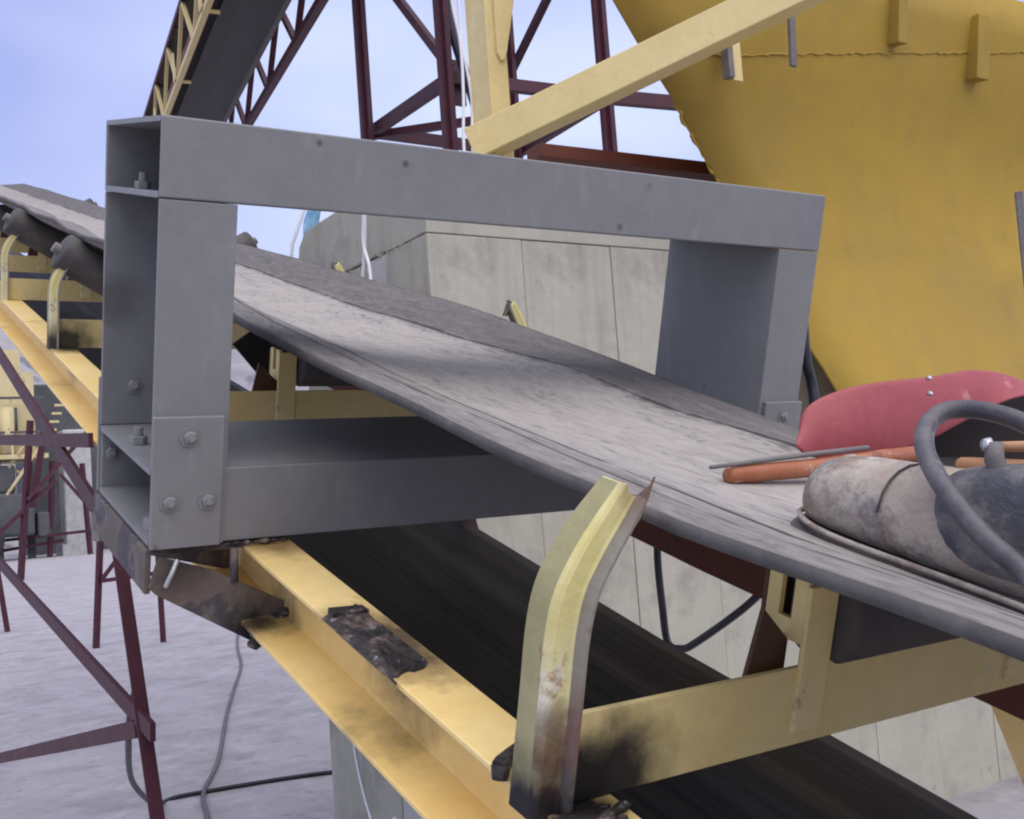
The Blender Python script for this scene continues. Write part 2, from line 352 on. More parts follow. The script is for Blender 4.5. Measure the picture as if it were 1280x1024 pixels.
def copy_tree(o, parent=None):
    c = o.copy(); COL.objects.link(c)
    if parent: c.parent = parent
    for ch in list(o.children): copy_tree(ch, c)
    return c
def lerp(tab, x):
    if x <= tab[0][0]: return tab[0][1]
    for (a, ya), (b, yb) in zip(tab, tab[1:]):
        if x <= b: return ya + (yb - ya) * (x - a) / (b - a)
    return tab[-1][1]
def smooth_path(pts, n=8):
    pts = [V(p) for p in pts]; out = []
    for i in range(len(pts) - 1):
        p0, p1, p2, p3 = pts[max(i - 1, 0)], pts[i], pts[i + 1], pts[min(i + 2, len(pts) - 1)]
        for k in range(n):
            t = k / n
            out.append(0.5 * ((2 * p1) + (p2 - p0) * t + (2 * p0 - 5 * p1 + 4 * p2 - p3) * t * t + (3 * p1 - p0 - 3 * p2 + p3) * t ** 3))
    return out + [pts[-1]]

# ------------------------------------------------------------------ ground and hills
mb = MB(); mb.v = [V((-400, -60, 0)), V((400, -60, 0)), V((400, 700, 0)), V((-400, 700, 0))]; mb.f = [[0, 1, 2, 3]]
g = mb.build('ground', 'ground'); g['kind'] = 'structure'
mb = MB(); nx, ny = 60, 14
for j in range(ny):
    for i in range(nx):
        x = -160 + 300 * i / (nx - 1); y = 75 + 80 * j / (ny - 1)
        h = 27 * abs(math.sin(math.pi * j / (ny - 1))) ** 0.8 * (0.55 + 0.30 * math.sin(x * 0.045 + 1.2) + 0.10 * math.sin(x * 0.21)) + random.uniform(-.7, .7) * (0 < j < ny - 1)
        mb.v.append(V((x, y + random.uniform(-1.5, 1.5), max(h, -0.2) - 0.15)))
for j in range(ny - 1):
    for i in range(nx - 1): a = j * nx + i; mb.f.append([a, a + 1, a + nx + 1, a + nx])
h = mb.build('hills', 'hill'); h['kind'] = 'structure'

# ------------------------------------------------------------------ concrete retaining wall, poured in panels
t = thing('retaining_wall', 'board marked concrete retaining wall with vertical joints and a ragged crack behind the belt', 'wall', (2.4, 1.95, 0))
ZS, ZT, G = 2.235, 2.48, 0.0012
def jag(mb, a, b, z, d, mats): pass
xs = [1.30, 1.66, 2.035, 2.42, 2.80, 3.18, 3.56, 3.94, 4.5, 5.2, 6.0]
for i, (a, b) in enumerate(zip(xs, xs[1:])):
    off = (0.0, 0.003, 0.001, 0.004, 0.001)[i % 5]
    MB().box(a + (G if i else 0), b - G, 1.72 + off, 2.02, -0.2, ZS - G).build('wall_panel', 'concrete', t, bevel=0.003)
MB().box(1.30, 6.0, 1.7195, 2.02, ZS + 0.0015, ZT).build('coping_course', 'concrete', t, bevel=0.003)
ys = [2.025, 2.32, 2.62]
MB().box(1.302, 1.52, 2.023, 2.16, -0.2, ZS - G).build('wall_panel', 'conc_light', t, bevel=0.005)
MB().box(1.300, 1.52, 2.166, 2.46, -0.2, ZS - G).build('wall_panel', 'concrete', t, bevel=0.005)
mb = MB(); pr = [(2.466, -0.2), (2.76, -0.2), (2.765, 2.2), (2.765, ZS - 0.01), (2.466, ZS - G)]
mb.plate([(1.302, y, z) for y, z in pr], (1, 0, 0), 0.22); mb.build('wall_panel', 'concrete', t, bevel=0.005)
mb = MB(); pr = [(2.022, ZS + .004), (2.77, ZS + .004), (2.80, ZS + 0.10), (2.775, ZT - 0.05), (2.70, ZT), (2.022, ZT)]
mb.plate([(1.3005, y, z) for y, z in pr], (1, 0, 0), 0.22); mb.build('coping_course', 'concrete', t, bevel=0.008)
# ragged lips of grout standing proud along the pour joint
mb = MB(); 
for k in range(70):
    y = 1.74 + k * 0.0155; r = random.uniform(0.0003, 0.0028)
    z = ZS + random.uniform(-.008, .010)
    mb.box(1.300 - r, 1.31, y, y + random.uniform(.004, .016), z - r * 1.4, z + r * 1.2)
o = mb.build('grout_lip', 'concrete', t); o['kind'] = 'stuff'
# fill behind the wall that carries the hopper supports
MB().box(1.53, 8.0, 2.03, 2.70, -0.2, 2.44).build('fill_platform', 'concrete', t)

# ------------------------------------------------------------------ hopper
HY = lambda x: 0.0
t = thing('feed_hopper', 'huge ochre yellow sheet steel hopper with a ragged weld seam filling the upper right', 'hopper', (3.5, 1.6, 1.4))
# left edge polyline (x, y, z) top to bottom, right side shifted
EDGE = [(1.66, 1.41, 3.32), (1.79, 1.44, 3.17), (1.94, 1.48, 3.01), (2.1, 1.53, 2.87), (2.26, 1.58, 2.75), (2.38, 1.61, 2.62), (2.49, 1.63, 2.49), (2.59, 1.63, 2.34), (2.66, 1.6, 2.17),
        (2.71, 1.55, 1.99), (2.75, 1.49, 1.83), (2.77, 1.46, 1.76), (2.79, 1.43, 1.68), (2.85, 1.4, 1.57), (2.95, 1.37, 1.41), (3.05, 1.35, 1.30)]
rows = [(p, 3.4) for p in EDGE]
mb = MB(); nc = 12
# straighten the edge: x along the measured straight silhouette
for (x, y, z), wd in rows:
    for i in range(nc + 1):
        s = i / nc
        mb.v.append(V((x + wd * s, y - 0.012 * math.sin(s * 9 + z * 2) * s, z + 0.10 * s)))
for j in range(len(rows) - 1):
    for i in range(nc): a = j * (nc + 1) + i; mb.f.append([a, a + 1, a + nc + 2, a + nc + 1])
o = mb.build('front_sheet', 'hopper', t, smooth=True)
sm = o.modifiers.new('solidify', 'SOLIDIFY'); sm.thickness = 0.008; sm.offset = -1
mb = MB()
for (x, y, z), wd in rows: mb.v += [V((x + 0.012, y + 0.012, z)), V((x + 1.5, y + 1.15, z + 0.05))]
for j in range(len(rows) - 1): mb.f.append([2 * j, 2 * j + 1, 2 * j + 3, 2 * j + 2])
o = mb.build('side_sheet', 'hopper', t, smooth=True)
sm = o.modifiers.new('solidify', 'SOLIDIFY'); sm.thickness = 0.008
# ------------------------------------------------------------------ hopper supports
t2 = thing('support_column', 'pale yellow steel column with stiffener plate left of the hopper', 'column', (1.66, 1.85, 2.44))
cx, cy = 1.66, 1.86
MB().box(1.665, 1.745, 1.85, 1.858, 2.455, 3.9).build('flange', 'pale_yellow', t2, bevel=0.003)
MB().box(1.668, 1.742, 1.859, 1.972, 2.455, 3.9).build('shaft', 'pale_yellow', t2)
MB().box(1.665, 1.745, 1.973, 1.981, 2.455, 3.9).build('flange', 'pale_yellow', t2, bevel=0.003)
mb = MB(); mb.plate([(1.698, 1.849, 3.5), (1.698, 1.849, 2.93), (1.712, 1.849, 2.905), (1.725, 1.849, 2.91), (1.737, 1.849, 2.94), (1.81, 1.849, 3.25), (1.86, 1.849, 3.5)], (0, -1, 0), 0.014); mb.build('stiffener_plate', 'pale_yellow', t2, bevel=0.002)
MB().box(1.56, 1.78, 1.82, 2.02, 2.44, 2.455).build('base_plate', 'pale_yellow', t2)

def rectbeam(p, q, h, d, name, m, parent=None, bevel=0.004): return MB().bar(p, q, d, h).build(name, m, parent, bevel=bevel)
p, q = V((1.62, 1.79, 2.600)), V((2.28, 1.12, 2.905))
q2 = p + (q - p) * 1.45; p = p - (q - p) * .075
o = rectbeam(p, q2, 0.115, 0.09, 'diagonal_brace', 'pale_yellow')
tag(o, 'pale yellow rectangular box beam slanting up from the column foot across the hopper', 'beam')
mb = MB(); mb.bar((1.9, 1.95, 2.625), (3.1, 1.95, 2.645), 0.10, 0.05); tag(mb.build('cross_beam', 'redbrown', bevel=0.003), 'red brown horizontal beam running behind the grey frame to the hopper edge', 'beam')

# ------------------------------------------------------------------ red steel tower
t = thing('steel_tower', 'dark red open lattice tower standing behind the yellow column', 'tower', (4.08, 5.65, 0))
TA, TB, TC, TD = (3.41, 6.27), (3.44, 5.08), (4.80, 6.30), (4.72, 4.96)
for (x, y) in (TA, TB, TC, TD): MB().angle((x - .05, y - .05, 0), (x - .08, y - .08, 9.5), 0.078, 0.04, (0, 1, 0)).build('post', 'red', t)
def P3(c, z): return V((c[0] - 0.01, c[1] - 0.01, z))
for z in (1.6, 4.27, 5.8, 7.3):
    for a, b in ((TA, TB), (TA, TC), (TB, TD), (TC, TD)): MB().bar(P3(a, z), P3(b, z), 0.06, 0.085).build('girt', 'red', t)
    MB().bar(P3(TA, z - .03), P3(TD, z - .03), 0.05, 0.06).build('plan_brace', 'red', t)
MB().bar(P3(TD, 4.27), V((5.5, 4.75, 4.24)), 0.06, 0.1).build('girt', 'red', t)
for a, b, z0, z1 in ((TB, TA, 4.35, 5.75), (TC, TD, 5.0, 5.75), (TA, TC, 5.8, 7.2), (TB, TD, 5.85, 7.2), (TA, TB, 5.85, 7.2)):
    MB().bar(P3(a, z0), P3(b, z1), 0.05, 0.06).build('brace', 'red', t)
MB().box(3.43, 3.56, 5.09, 5.12, 4.1, 4.42).build('gusset', 'red', t)
# conduit and white cables tied to the tower post
tag(MB().tube([(3.36, 4.98, 6.5), (3.40, 4.97, 4.6), (3.52, 4.9, 4.0), (3.53, 4.9, 2.3)], 0.035, 8).build('drain_hose', 'cable', smooth=True), 'black hose hanging down between the red tower post and the yellow column', 'hose')
for k, dx in enumerate((0, 0.045)):
    pts = smooth_path([(3.335 + dx, 4.84, 6.6), (3.34 + dx, 4.84, 5.4), (3.345 + dx * 1.2, 4.84, 4.75), (3.39 + dx * .3, 4.84, 4.42), (3.385 + dx * 1.4, 4.84, 4.05), (3.36 + dx * 1.5, 4.84, 3.6), (3.41 + dx * 1.5, 4.84, 2.6)])
    tag(MB().tube(pts, 0.011, 6).build('white_cable', 'white', smooth=True), ('thin white cable hanging nearest the left edge of the red tower post', 'thin white cable hanging down the middle of the red tower post')[k], 'cable', 'white cables on the tower')

# ------------------------------------------------------------------ overhead conveyor gallery
t = thing('overhead_conveyor', 'inclined belt gallery with yellow and dark red lattice sides crossing the sky', 'conveyor', (3.0, 9.0, 5.5))
BL0, BL1 = V((3.03, 10.47, 5.81)), V((2.49, 7.25, 5.59))
ax = (BL1 - BL0); 
BR0, BR1 = V((3.80, 9.98, 5.66)), V((3.27, 6.76, 5.53))
TL0, TL1 = V((2.86, 10.59, 5.86)), V((2.34, 7.36, 5.66))
def along(a, b, s): return a + (b - a) * s
def chord(a, b, w_, m, s0=-1.6, s1=1.7): return MB().bar(along(a, b, s0), along(a, b, s1), w_).build('chord', m, t)
up = V((0, 0, 0.62))
chord(BL0, BL1, 0.05, 'pale_yellow'); chord(BR0, BR1, 0.07, 'red')
TL0, TL1 = BL0 + up, BL1 + up; TR0, TR1 = BR0 + up, BR1 + up
chord(TL0, TL1, 0.05, 'red'); chord(TR0, TR1, 0.07, 'red')
st = [-1.5 + k * 0.2 for k in range(17)]
for k, (a, b) in enumerate(zip(st, st[1:])):
    if k % 2: MB().bar(along(BL0, BL1, a), along(TL0, TL1, b), 0.035).build('lacing', 'pale_yellow', t); MB().bar(along(BR0, BR1, a), along(TR0, TR1, b), 0.05).build('lacing', 'red', t)
    else: MB().bar(along(TL0, TL1, a), along(BL0, BL1, b), 0.035).build('lacing', 'pale_yellow', t); MB().bar(along(TR0, TR1, a), along(BR0, BR1, b), 0.05).build('lacing', 'red', t)
    if k % 3 == 0:
        MB().bar(along(TL0, TL1, a), along(TR0, TR1, a), 0.05, 0.08).build('cross_tie', 'red', t)
        pl = MB(); A0 = along(BL0, BL1, a) + V((-.03, 0, .01)); dd = ax.normalized()
        pl.plate([A0, A0 + dd * 0.14, A0 + dd * 0.05 + V((0, 0, .30)), A0 + dd * -0.06 + V((0, 0, .30))], (-1, 0.17, 0), 0.012); pl.build('idler_bracket', 'pale_yellow', t)
        MB().bar(A0 + V((0, 0, .02)), A0 + V((0.16, -.03, .02)), 0.025).build('hook', 'pale_yellow', t)
def quad_slab(a0, a1, s0, s1, f0, f1, dz, th, m, name):
    L0, L1 = along(BL0, BL1, s0), along(BL0, BL1, s1); R0, R1 = along(BR0, BR1, s0), along(BR0, BR1, s1)
    c = [along(L0, R0, f0), along(L0, R0, f1), along(L1, R1, f1), along(L1, R1, f0)]
    return MB().hexa([p + V((0, 0, dz)) for p in c] + [p + V((0, 0, dz + th)) for p in c]).build(name, m, t)
quad_slab(0, 0, -1.6, 1.7, 0.02, 0.98, 0.60, 0.02, 'rubber', 'carrying_belt')
quad_slab(0, 0, -1.6, 1.7, 0.20, 0.76, 0.14, 0.015, 'rubber', 'return_belt')
quad_slab(0, 0, -1.6, 1.7, 0.06, 0.15, 0.22, 0.09, 'redbrown', 'stringer')
quad_slab(0, 0, -1.6, 1.7, 0.80, 0.87, 0.22, 0.09, 'steel', 'stringer')

# ------------------------------------------------------------------ conveyor stringers, trestle
conv = thing('inclined_conveyor', 'cream yellow channel steel conveyor frame sloping up beneath the belt', 'conveyor', K(0, .575, -.7))
def channel(u0, u1, vo, vi, top, bot, th, m, parent, n=1):      # open towards vo, web at vi
    s = 1 if vi > vo else -1
    prof = [(vo, top), (vi, top), (vi, bot), (vo, bot), (vo, bot + th * .8), (vi - s * th, bot + th * 1.3), (vi - s * th, top - th * 1.3), (vo, top - th * .8)]
    ps, pe = K(u0, bv(u0), 0), K(u1, bv(u1), 0)
    return MB().extr(prof, ps, pe, KV, KW).build('stringer', m, parent, bevel=0.0015)
channel(-1.9, 0, .124, .192, -.545, -.655, .008, 'yellow', conv)
channel(0, 9.5, .124, .192, -.545, -.655, .008, 'yellow', conv)
channel(-1.9, 0, 1.026, .958, -.545, -.668, .008, 'redbrown', conv)
channel(0, 9.5, 1.026, .958, -.545, -.668, .008, 'redbrown', conv)
# trestle legs and bracing below the near stringer
tr = thing('conveyor_trestle', 'dark red angle iron trestle leg with slanting braces under the left of the conveyor', 'trestle', (.15, .6, 0))
MB().angle((.172, .46, 0), (.166, 1.06, 1.50), 0.026, 0.005, (1, 0, 0)).build('leg', 'red', tr)
MB().angle((.98, .46, 0), (.98, 1.06, 1.50), 0.036, 0.006, (1, 0, 0)).build('leg', 'red', tr)
MB().bar((.15, 1.12, 1.41), (.17, 2.75, 2.03), 0.01, 0.042).build('brace', 'red', tr)
MB().bar((.16, 3.4, 1.75), (.15, 1.19, 1.575), 0.01, 0.032).build('brace', 'red', tr)
MB().bar((.15, 3.6, 1.44), (.15, .785, 1.015), 0.01, 0.034).build('brace', 'red', tr)
MB().bar((.15, 3.5, .51), (.15, .90, 1.005), 0.01, 0.034).build('brace', 'red', tr)
MB().box(.13, .17, 1.06, 1.13, 1.36, 1.42).build('gusset', 'steel', tr)
# rusty seat bracket below the grey frame
t = thing('seat_bracket', 'heat stained rusty steel bracket carrying the left corner of the grey frame', 'bracket', K(.1, .06, -.6))
MB().boxk(0.003, .30, .002, .125, -.548, -.540).build('seat_plate', 'rust', t)
MB().boxk(0.003, .30, -.004, .004, -.600, -.541).build('side_plate', 'rust', t, bevel=0.002)
MB().plate([K(-.004, .000, -.590), K(-.004, .012, -.549), K(-.004, .085, -.575), K(-.004, .186, -.63), K(-.004, .186, -.652), K(-.004, .145, -.684), K(-.004, .01, -.600)], KU, 0.007).build('gusset', 'rust', t, bevel=0.0015)
MB().plate([K(.2, .004, -.60), K(.2, .004, -.549), K(.2, .125, -.549), K(.2, .185, -.60), K(.2, .185, -.652)], KU, 0.007).build('gusset', 'rust', t)
MB().tube(smooth_path([K(-.008, .020, -.588), K(-.012, .026, -.570), K(-.008, .034, -.553)]), 0.0036, 8).build('weld_bead', 'weldshine', t, smooth=True)
MB().tube([K(-.004, .110, -.545), K(-.003, .112, -.592)], 0.006, 8).build('stud', 'rust', t, smooth=True)
mb = MB()
for k in range(9):
    c = K(-.008 - random.uniform(0, .012), .140 + k * .005, -.675 + k * .0042 + random.uniform(-.004, .004)); s = random.uniform(.005, .011)
    mb.tube([c - KV * s, c, c + KV * s], [s * .4, s, s * .5], 7)
mb.build('weld_bead', 'slag', t, smooth=True)
mb = MB()
for k in range(14):
    c = K(.0, .01 + k * .013, -.5405) + V((0, -.002, 0)); s = random.uniform(.002, .0045)
    mb.tube([c - KV * s * 2, c, c + KV * s * 2], [s * .5, s, s * .5], 6)
mb.build('weld_bead', 'slag', t, smooth=True)
# scorched weld pad on the near stringer
mb = MB(); n1, n2 = 16, 7
for i in range(n1 + 1):
    for j in range(n2 + 1):
        e = 0.6 if (i in (0, n1) or j in (0, n2)) else 1
        hgt = (0.002 + random.uniform(0, .0045)) if e == 1 else -0.001
        edge = random.uniform(-.006, .006)
        mb.v.append(K(-.272 - .185 * i / n1 + edge + .004 * j, .121 + .056 * j / n2 + random.uniform(-.002, .002), -.545 + hgt))
for i in range(n1):
    for j in range(n2): a = i * (n2 + 1) + j; mb.f.append([a, a + 1, a + n2 + 2, a + n2 + 1])
mb.build('scorched_pad', 'slag', conv)
MB().plate([K(-.268, .130, -.544), K(-.272, .170, -.544), K(-.288, .172, -.544), K(-.288, .128, -.544)], KW, 0.008).build('pad_plate', 'slag', conv)

# ------------------------------------------------------------------ belt
NEAR = [(-2, -.292), (-1.04, -.294), (-.887, -.301), (-.746, -.308), (-.513, -.306), (-.276, -.300), (-.095, -.295), (.133, -.290), (.3, -.284), (.8, -.257), (1.44, -.234), (1.78, -.240), (2.05, -.238), (2.32, -.219), (2.75, -.224), (3.1, -.208), (3.8, -.20), (9.5, -.16)]
FAR = [(-2, -.40), (-.3, -.386), (-.13, -.375), (.08, -.362), (.26, -.348), (.48, -.335), (.8, -.317), (1.25, -.303), (1.64, -.300), (2.6, -.291), (4.8, -.275), (7, -.23), (9.5, -.19)]
CRE = [(-2, -.368), (-.1, -.362), (.2, -.342), (.62, -.349), (1.2, -.345), (2.0, -.330), (4, -.305), (7.3, -.26), (9.5, -.22)]
def belt_w(u, s):
    n, c, f_ = lerp(NEAR, u), lerp(CRE, u), lerp(FAR, u)
    bl = max(0.0, min(1.0, (u + .5) / 2.0)); bl = bl * bl * (3 - 2 * bl)
    mid = (1 - bl) * (c + 0.004) + bl * (c - 0.012)
    return lerp([(0, n), (.10, n - .012), (.28, mid + .012), (.5, mid), (.72, c), (.76, c + .003), (1, f_)], s)
mb = MB(); us = [-1.9 + 0.05 * i for i in range(229)]; ss = [0, .03, .07, .12, .18, .25, .35, .45, .55, .65, .71, .745, .765, .79, .85, .92, .97, 1.0]
for u in us:
    # short-wave belt ripples
    for s in ss:
        wv = .203 + .747 * s + bv(u)
        w = belt_w(u, s) + 0.0012 * math.sin(u * 9 + s * 5) * math.sin(s * 12 + u * 2)
        if s < .05: w += 0.0008 * math.sin(u * 17)
        if u > .9 and s > .74: w += .003 * math.sin(u * 3.3)
        mb.v.append(K(u, wv, w))
ns = len(ss)
for i in range(len(us) - 1):
    for j in range(ns - 1): a = i * ns + j; mb.f.append([a, a + 1, a + ns + 1, a + ns])
belt = thing('conveyor_belt', 'dust covered grey rubber conveyor belt running up through the grey frame', 'belt', K(0, .55, -.45))
def set_uv(o, us_, ss_):
    uvl = o.data.uv_layers.new(name='UVMap'); n = len(ss_)
    for lp in o.data.loops:
        i, j = divmod(lp.vertex_index, n); uvl.data[lp.index].uv = (us_[i], ss_[j])
o = mb.build('carrying_run', 'belt', belt, smooth=True); set_uv(o, us, ss)
s_ = o.modifiers.new('solidify', 'SOLIDIFY'); s_.thickness = 0.012; s_.offset = 0; o.data.materials.append(M['belt_edge']); s_.material_offset_rim = 1
mb = MB(); us2 = [-1.9 + 0.1 * i for i in range(115)]; ss2 = [0, .05, .2, .35, .5, .58, .66, .72, .78, .85, .95, 1]
for u in us2:
    for s in ss2:
        mb.v.append(K(u, .27 + .63 * s + bv(u), -.800 - .01 * math.sin(math.pi * s) + .006 * (1 if .6 < s < .75 else 0)))
ns = len(ss2)
for i in range(len(us2) - 1):
    for j in range(ns - 1): a = i * ns + j; mb.f.append([a, a + 1, a + ns + 1, a + ns])
o = mb.build('return_run', 'belt_dark', belt, smooth=True); set_uv(o, us2, ss2)
s_ = o.modifiers.new('solidify', 'SOLIDIFY'); s_.thickness = 0.012; s_.offset = 0

# ------------------------------------------------------------------ idler sets
def arm_mb(u, side, v0, k=1.0):
    """curved, folded support arm; side=+1 leans right"""
    mb = MB(); rings = []; 
    H = [(-.004, 0.0, 1.0), (.045, .0, 1.0), (.10, .0, 1.0), (.15, .000, 1.0), (.185, .005, 1.0), (.215, .019, 1.0), (.24, .035, .95), (.268, .055, .80)]
    sec = [(.044, -.002), (.010, -.001), (.003, .001), (.000, .006), (-.001, .026), (-.003, .030), (-.020, .032), (-.020, .036), (.001, .035), (.003, .031), (.004, .008), (.007, .004), (.012, .003), (.044, .002)]
    for hh, lean, sc in smooth_path(H, 5):
        last = hh > .26
        rings.append([K(u + a * sc * k, v0 + side * (lean + b * sc * k), -.545 + hh + ((.008 if a < -.01 else -.030 if (b > .012 and a < .0065 and b < .0355) else 0) if last else 0)) for a, b in sec])
    mb.loft(rings)
    return mb
def roller_part(p, q, r, parent):
    d = (q - p).normalized()
    n = 24
    o = MB().tube([p, p + d * .004, p + d * .01, q - d * .01, q - d * .004, q], [r * .80, r * .96, r, r, r * .96, r * .80], n).build('roller', 'roller', parent, smooth=True)
    o.modifiers.new('bevel', 'BEVEL').width = 0.001
    MB().cyl(p - d * .018, p + d * .002, r * .28, 12).build('axle_end', 'steel', o)
    return o
def bracket(u, v, parent):
    # upright folded plate with a slot for the roller axle
    sl = 0.012
    for s, name in ((0, 'slot_plate'),):
        top, base = -.388, -.50
        o = MB(); 
        # slotted head: two cheeks and a bottom bridge, plane facing -v
        o.boxk(u - .006, u + .010, v - .006, v, -.445, top + .004).boxk(u + .026, u + .042, v - .006, v, -.445, top + .004).boxk(u + .010, u + .026, v - .006, v, -.445, -.425)
        o.build(name, 'idler_yellow', parent)
    MB().boxk(u - .012, u - .006, v - .008, v + .030, -.530, top).build('bracket_plate', 'idler_yellow', parent, bevel=0.0015)
    MB().plate([K(u + .043, v - .006, -.46), K(u + .043, v - .006, top), K(u + .043, v + .03, top), K(u + .043, v + .03, -.46)], KU, .005).build('bracket_plate', 'darkbrown', parent)
    mb = MB(); mb.plate([K(u + .012, v - .040, -.412), K(u + .012, v - .054, -.484), K(u + .012, v - .004, -.484), K(u + .012, v - .004, -.446)], KU, .005); mb.build('bracket_web', 'darkbrown', parent)
def idler(u, label, arms, rollers, va=.110):
    b = bv(u)
    t = thing('idler_set', label, 'idler', K(u, .575 + b, -.545), 'idler sets under the belt')
    MB().extr([(0, 0), (.070, 0), (.070, .006), (.006, .006), (.006, .078), (0, .078)], K(u - .008, .135 + b, -.5435), K(u - .008, 1.03 + b, -.5435), KU, KW).build('cross_bar', 'idler_yellow', t, bevel=0.001)
    for sd, on in ((1, 'L' in arms), (-1, 'R' in arms)):
        if not on: continue
        k = .74 if u < 0 else .62 if sd > 0 else 1.25
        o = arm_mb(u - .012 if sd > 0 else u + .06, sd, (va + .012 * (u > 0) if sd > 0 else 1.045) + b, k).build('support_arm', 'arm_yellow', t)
        o.data.materials.append(M['arm_grey']); o.data.materials.append(M['arm_olive_shade'])
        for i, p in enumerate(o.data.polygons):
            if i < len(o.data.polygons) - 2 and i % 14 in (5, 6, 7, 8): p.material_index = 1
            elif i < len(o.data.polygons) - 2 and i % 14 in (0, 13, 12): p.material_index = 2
    bracket(u, .405 + b, t)
    bracket(u, .735 + b, t)
    nw, cw, fw = lerp(NEAR, u), lerp(CRE, u), lerp(FAR, u)
    r = 0.052
    if 'C' in rollers: roller_part(K(u + .015, .44 + b, cw - .060), K(u + .015, .70 + b, cw - .060), r, t)
    if 'L' in rollers: roller_part(K(u + .015, .150 + b, nw - .040), K(u + .015, .385 + b, nw - .170), r, t)
    if 'R' in rollers: roller_part(K(u + .015, 1.06 + b, fw + .006), K(u + .015, .745 + b, fw - .178), r, t)
    return t
idler(-.71, 'idler set nearest the camera with a bent olive yellow arm burnt black at its foot', 'LR', 'C')
idler(.70, 'idler set just behind the lower beam of the grey frame', 'LR', 'C')
idler(1.80, 'idler set left of the grey post with a curved arm and a dark wing roller', 'LR', 'LC')
far = [idler(3.0, 'idler set second beyond the grey frame with its wing roller under the belt edge', 'LR', 'LCR')]
labs = ['idler set third beyond the grey frame', 'idler set fourth beyond the grey frame high on the belt', 'idler set farthest up the belt']
for k, u in enumerate((4.2, 5.4, 6.6)):
    c = copy_tree(far[0]); c.location = K(u, .575 + bv(u), -.545) + KW * (0.010 * k + .002); c['label'] = labs[k]
MB().bar(K(-.50, 1.12, -.70), K(-.62, 1.12, -.86), .05, .05).build('side_brace', 'yellow', conv, bevel=.003)
# rubber skirt hanging beyond the frame
mb = MB(); mb.plate([K(.95, .42, -.41), K(1.05, .50, -.39), K(1.02, .56, -.42), K(.80, .47, -.50)], KU, .01)
tag(mb.build('rubber_flap', 'rubber'), 'black rubber flap hanging under the belt beside the slotted bracket', 'flap')
# foot debris of the near arm
mb = MB()
for k in range(16):
    c = K(-.748 + random.uniform(-.010, .012), .118 + k * .0045, -.5425 + random.uniform(-.002, .004)); q = random.uniform(.003, .0065)
    mb.tube([c - KV * q * 1.6, c, c + KV * q * 1.6], [q * .4, q, q * .4], 6)
mb.boxk(-.756, -.735, .118, .168, -.5445, -.538)
o = mb.build('weld_bead', 'slag', conv, smooth=True)
MB().tube([K(-0.636, 0.167, -0.530), K(-0.642, 0.148, -0.530), K(-0.650, 0.133, -0.530), K(-0.663, 0.116, -0.530)], [.005, .0055, .006, .0085], 9).tube([K(-0.663, 0.116, -0.530), K(-0.666, 0.114, -.541)], [.0088, .007], 9).build('slag_lump', 'slag', conv, smooth=True)

# ------------------------------------------------------------------ grey portal frame
t = thing('portal_frame', 'grey painted rectangular steel portal frame bolted across the conveyor belt', 'frame', K(.145, .575, -.54))
W_, H_, D_, F_, th = 1.149, .537, .290, .097, .007
# top box beam
tb = MB().boxk(0, th, 0, W_, -F_, 0).build('front_plate', 'grey', t, bevel=.002)
MB().boxk(D_ - th, D_, 0, W_, -F_, 0).build('back_plate', 'grey', t, bevel=.002)
MB().boxk(th, D_ - th, 0, W_, -th, -.0005).build('top_plate', 'grey', t)
MB().boxk(th, D_ - th, -.001, W_ + .001, -F_ - .001, -F_ + th).build('bottom_plate', 'grey', t, bevel=.001)
# posts: channels open outwards
def post(vo, vi):
    s = 1 if vi > vo else -1
    prof = [(0, vo), (0, vi), (D_, vi), (D_, vo), (D_ - th, vo), (D_ - th, vi - s * th), (th, vi - s * th), (th, vo)]
    MB().extr(prof, K(.001, 0, -.436), K(.001, 0, -F_ - .0015), KU * .997, KV).build('post', 'grey', t, bevel=.0015)
post(0.0005, F_); post(W_ - .0005, W_ - F_)
# bottom box beam
MB().boxk(.001, th, .002, W_ - .002, -H_, -.4365).build('front_plate', 'grey', t, bevel=.002)
MB().boxk(D_ - th, D_ - .001, .002, W_ - .002, -H_, -.4365).build('back_plate', 'grey', t, bevel=.002)
MB().boxk(th + .0003, D_ - th - .0003, 0, W_, -.4435, -.4362).build('top_plate', 'grey', t)
MB().boxk(th + .0003, D_ - th - .0003, 0, W_, -H_ + .0005, -H_ + th).build('bottom_plate', 'grey', t)
# splice plates at both feet, 8 mm proud
for v0 in (-.001, W_ - .089):
    MB().boxk(-.008, .0006, v0, v0 + .090, -H_ - .001, -.366).build('splice_plate', 'grey', t, bevel=.0015)
    MB().boxk(D_ + .0006, D_ + .008, v0, v0 + .090, -H_ - .001, -.366).build('splice_plate', 'grey', t, bevel=.0015)
MB().boxk(-.0015, .0005, .090, .0945, -H_, -.37).build('weld_seam', 'grey', t)
# bolts
def hexbolt(p, d, r=.0088, hgt=.007):
    p = K(*p); mb = MB(); mb.tube([p, p + d * .002], r * 1.45, 18); mb.tube([p + d * .002, p + d * hgt * .8, p + d * hgt], [r, r, r * .8], 6)
    mb.tube([p + d * hgt, p + d * (hgt + .003)], r * .5, 10)
    return mb
b0 = hexbolt((-.008, .044, -.392), -KU).build('bolt', 'bolt', t)
for v0, w0 in ((.021, -.476), (.070, -.476), (W_ - .044, -.392), (W_ - .021, -.476), (W_ - .070, -.476)):
    copy_part(b0, t, wloc(b0) + K(-.008, v0, w0) - K(-.008, .044, -.392))
for (v0, w0) in ((.045, -.377), (.016, -.477)): copy_part(b0, t, wloc(b0) + K(D_ - th, v0, w0) - K(-.008, .044, -.392))
nb = hexbolt((.04, .035, -.4362), KW, .012, .016).build('nut', 'bolt', t)
